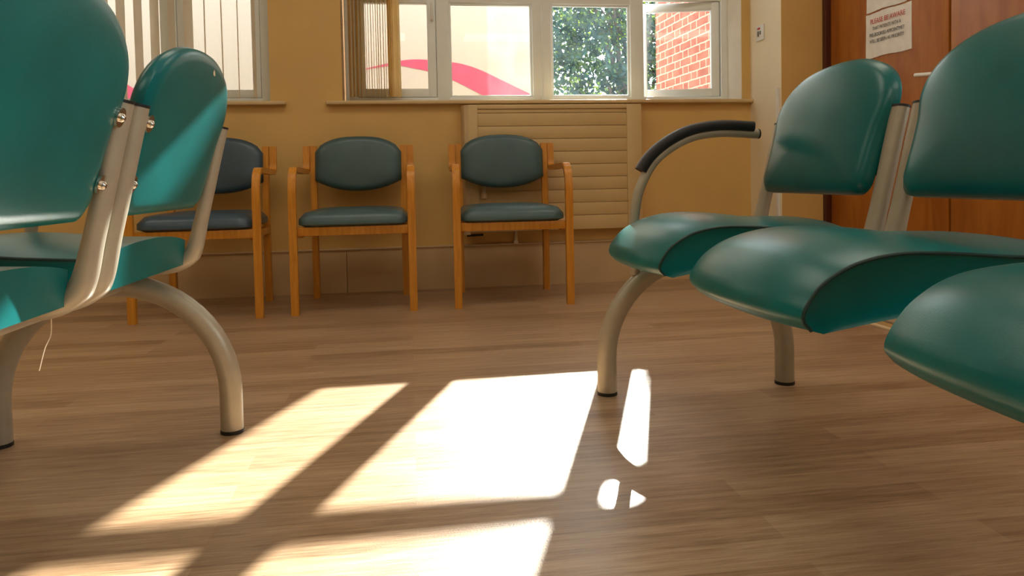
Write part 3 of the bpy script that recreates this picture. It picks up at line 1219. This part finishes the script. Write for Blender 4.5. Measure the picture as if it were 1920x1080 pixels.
def back_matrix(yc):
    ax = Vector((TOPX-BOTX, 0, TOPZ-BOTZ)).normalized()
    z_b = 0.545
    org = Vector((BOTX, 0, BOTZ)) + ax*((z_b-BOTZ)/ax.z) + Vector((0, yc, 0))
    ax = Vector((TOPX-BOTX+0.020, 0, TOPZ-BOTZ)).normalized()   # the pad leans back a little more than its posts
    nr = Vector((-ax.z, 0, ax.x))       # towards the sitter
    org += nr*0.018
    U = Vector((0, -1, 0))      # u runs towards the near end, w towards the sitter
    return Matrix(((U.x, ax.x, nr.x, org.x), (U.y, ax.y, nr.y, org.y), (U.z, ax.z, nr.z, org.z), (0, 0, 0, 1)))


def make_back(parent, yc, bolt_sides=(-1, 1)):
    mtx = back_matrix(yc)
    nr = (mtx.to_3x3() @ Vector((0, 0, 1))).normalized()
    hw, hd = 0.231, 0.247
    right = []
    r = 0.035
    for k in range(7):
        a = math.radians(-90+90*k/6)
        right.append((hw-r+r*math.cos(a), r+r*math.sin(a)))
    for v, u in ((0.07, 0.231), (0.11, 0.232), (0.15, 0.235), (0.18, 0.242), (0.20, 0.2465)):
        right.append((u, v))
    for k in range(1, 17):
        a = math.radians(90*k/17)
        right.append((hd*math.cos(a)**(2/2.25), 0.20+0.136*math.sin(a)**(2/2.25)))
    ol = [(0.0, 0.0), (0.06, 0.0), (0.12, 0.0)] + right + [(0.0, 0.336)] + [(-u, v) for u, v in right[::-1]] + [(-0.12, 0.0), (-0.06, 0.0)]
    bm = bmesh.new()
    puff(bm, ol, 0.032, 0.012, mtx, n_r=14, edge=0.007, pw=2.3)
    b = finish('backrest', bm, 'teal', parent, angle=60)
    for sg in bolt_sides:
        for v in (0.172, 0.062):
            c = mtx @ Vector((sg*0.226, v, -0.0170))
            bm = bmesh.new()
            cyl(bm, c, c - nr*0.004, 0.0160, 20)
            tube(bm, [c - nr*0.003, c - nr*0.007, c - nr*0.010], [0.0072, 0.0068, 0.0035], 14)
            finish('bolt', bm, 'chrome', b)
    return b


def make_bench(label, loc, loose=False):
    t = thing('beam_bench', label, 'bench', loc, group='teal beam benches')
    L = PITCH*3
    # beam
    bm = bmesh.new()
    box(bm, -0.030, 0.034, -L+0.03, -0.024, 0.356, 0.408, 0.007, 3)
    finish('beam', bm, 'tube', t)
    # arched end frames
    for y in (0.0, -L+0.09):
        pts = [(-0.261, y, 0.0), (-0.261, y, 0.05), (-0.261, y, 0.10)]
        for k in range(1, 28):
            a = math.radians(180*k/28)
            pts.append((-0.261*math.cos(a), y, 0.10+0.268*math.sin(a)))
        pts += [(0.261, y, 0.10), (0.261, y, 0.05), (0.261, y, 0.0)]
        bm = bmesh.new()
        tube(bm, pts, (0.0265, 0.0265), 24, side=(0, 1, 0))
        leg = finish('arched_leg', bm, 'tube', t)
        for s in (-1, 1):
            bm = bmesh.new()
            cyl(bm, (s*0.261, y, 0.0), (s*0.261, y, 0.009), 0.0275, 24)
            finish('foot_cap', bm, 'black', leg)
        # armrest
        if y == 0.0 or loose is None:
            ya = y + 0.002
            ap = catmull([(-0.176, ya, 0.330), (-0.178, ya, 0.42), (-0.174, ya, 0.502), (-0.156, ya, 0.575), (-0.110, ya, 0.648), (-0.026, ya, 0.701), (0.066, ya, 0.719), (0.186, ya, 0.714)], 7)
            bm = bmesh.new()
            tube(bm, ap, 0.0135, 16, side=(0, 1, 0))
            arm = finish('armrest', bm, 'tube', t)
            bm = bmesh.new()
            e0 = Vector((0.186, ya, 0.714))
            tube(bm, [e0, e0+Vector((0.004, 0, 0))], 0.0140, 16)
            finish('end_cap', bm, 'black', arm)
            ip = [i for i, p in enumerate(ap) if p.z > 0.598 and p.x < 0.174]
            q = []
            for i in ip:
                T = (ap[min(i+1, len(ap)-1)]-ap[i-1]).normalized()
                q.append(ap[i] + Vector((-T.z, 0, T.x))*0.019)
            bm = bmesh.new()
            tube(bm, q, (0.015, 0.021), 20, side=(0, 1, 0), power=3.2)
            finish('arm_pad', bm, 'black', arm)
    for k in range(3):
        yc = -0.2488 - PITCH*k
        make_seat(t, yc+0.014)
        make_back(t, yc, (1,) if k == 0 else (-1, 1))
        for s in (1, -1):
            yp = yc + s*0.2544
            pts = catmull([(TOPX, yp, TOPZ), (0.2405, yp, 0.667), (0.222, yp, 0.588), (0.2032, yp, 0.51), (0.188, yp, 0.452), (0.170, yp, 0.424), (0.134, yp, 0.405), (0.08, yp, 0.399), (0.02, yp, 0.398)], 6)
            n = len(pts)
            rr = [(0.0150 + 0.005*max(0, min(1, (i/n-0.35)/0.2)) - 0.010*max(0, min(1, (i/n-0.55)/0.3)), 0.0225) for i in range(n)]
            bm = bmesh.new()
            tube(bm, pts, rr, 20, side=(0, 1, 0), power=2.3)
            p = finish('back_post', bm, 'tube', t)
            ax = (pts[0]-pts[1]).normalized()
            bm = bmesh.new()
            tube(bm, [pts[0]-ax*0.001, pts[0]+ax*0.004], (0.0156, 0.0231), 20, side=(0, 1, 0), power=2.3)
            finish('end_cap', bm, 'black', p)
    return t


bR = make_bench('teal vinyl bench with curved armrest standing before the orange-brown door', (0.790, 1.915, 0))
bR.rotation_euler.z = -0.0078
bL = copy_tree(bR)
bL.location = (-0.7006, 1.8118, 0)
bL.rotation_euler.z = -0.0142
bL['label'] = 'teal vinyl bench seen from behind on the left with bolted backrests'
bm = bmesh.new()
tube(bm, catmull([(0.132, -0.562, 0.392), (0.132, -0.566, 0.365), (0.127, -0.576, 0.345), (0.122, -0.586, 0.312)], 6), 0.0009, 6)
finish('loose_thread', bm, 'thread', bL)
# small tear with pale backing near the top of the far backrest
bt = [c for c in kids(bL) if c.name.startswith('backrest')][0]
bm = bmesh.new()
ol = [(0.010*math.cos(2*PI*k/9)*(0.7+0.4*((k*5) % 3)/2), 0.004*math.sin(2*PI*k/9)) for k in range(9)]
puff(bm, ol, 0.0006, 0.0006, back_matrix(-0.2488) @ Matrix.Translation((-0.045, 0.305, -0.0192)) @ Matrix.Rotation(0.5, 4, 'Z'), n_r=3, edge=0.0004)
finish('torn_patch', bm, 'thread', bt)
bm = bmesh.new()
for k in range(7):
    y0 = YB + 0.012 + 0.006*k
    box(bm, 1.9418-0.0004*k*2, 1.945, y0, y0+0.007, 1.085 - 0.004*((k*3) % 4), 1.092+0.012*abs(math.sin(k*1.3)))
struct(finish('trim_4', bm, 'sill', smooth=False), 'chipped plaster patch low on the window reveal')


# ---------------------------------------------------------------- ceiling lights added above the frame to brighten the room
def fill_lamp_mat():
    m, nt, p, out = new_mat('fill_lamp_diffuser')
    p.inputs['Base Color'].default_value = (0.9, 0.9, 0.88, 1)
    p.inputs['Emission Color'].default_value = (1.0, 0.90, 0.72, 1)
    p.inputs['Emission Strength'].default_value = 3.1
    return m


M['fill_lamp'] = fill_lamp_mat()
lt = None
for i, (x, y) in enumerate(((-2.2, 2.5), (-0.3, 2.5), (1.4, 2.5), (-2.2, 0.4), (-0.3, 0.4), (1.4, 0.4), (-0.6, -1.8), (1.4, -1.8))):
    if lt is None:
        lt = thing('added_ceiling_light', 'unseen white ceiling light panel added for more indoor light', 'light', (x, y, 2.6), group='added ceiling light panels')
        bm = bmesh.new()
        frame_ring(bm, -0.61, 0.61, -0.31, 0.31, 0.02, 0, 0.02, 0.002)
        for v in bm.verts:
            v.co = Vector((v.co.x, v.co.z, -v.co.y))
        finish('light_frame', bm, 'white', lt, angle=30)
        bm = bmesh.new()
        box(bm, -0.592, 0.592, -0.292, 0.292, -0.012, -0.002)
        finish('diffuser', bm, 'fill_lamp', lt, smooth=False)
    else:
        c = copy_tree(lt)
        c.location = (x, y, 2.6)
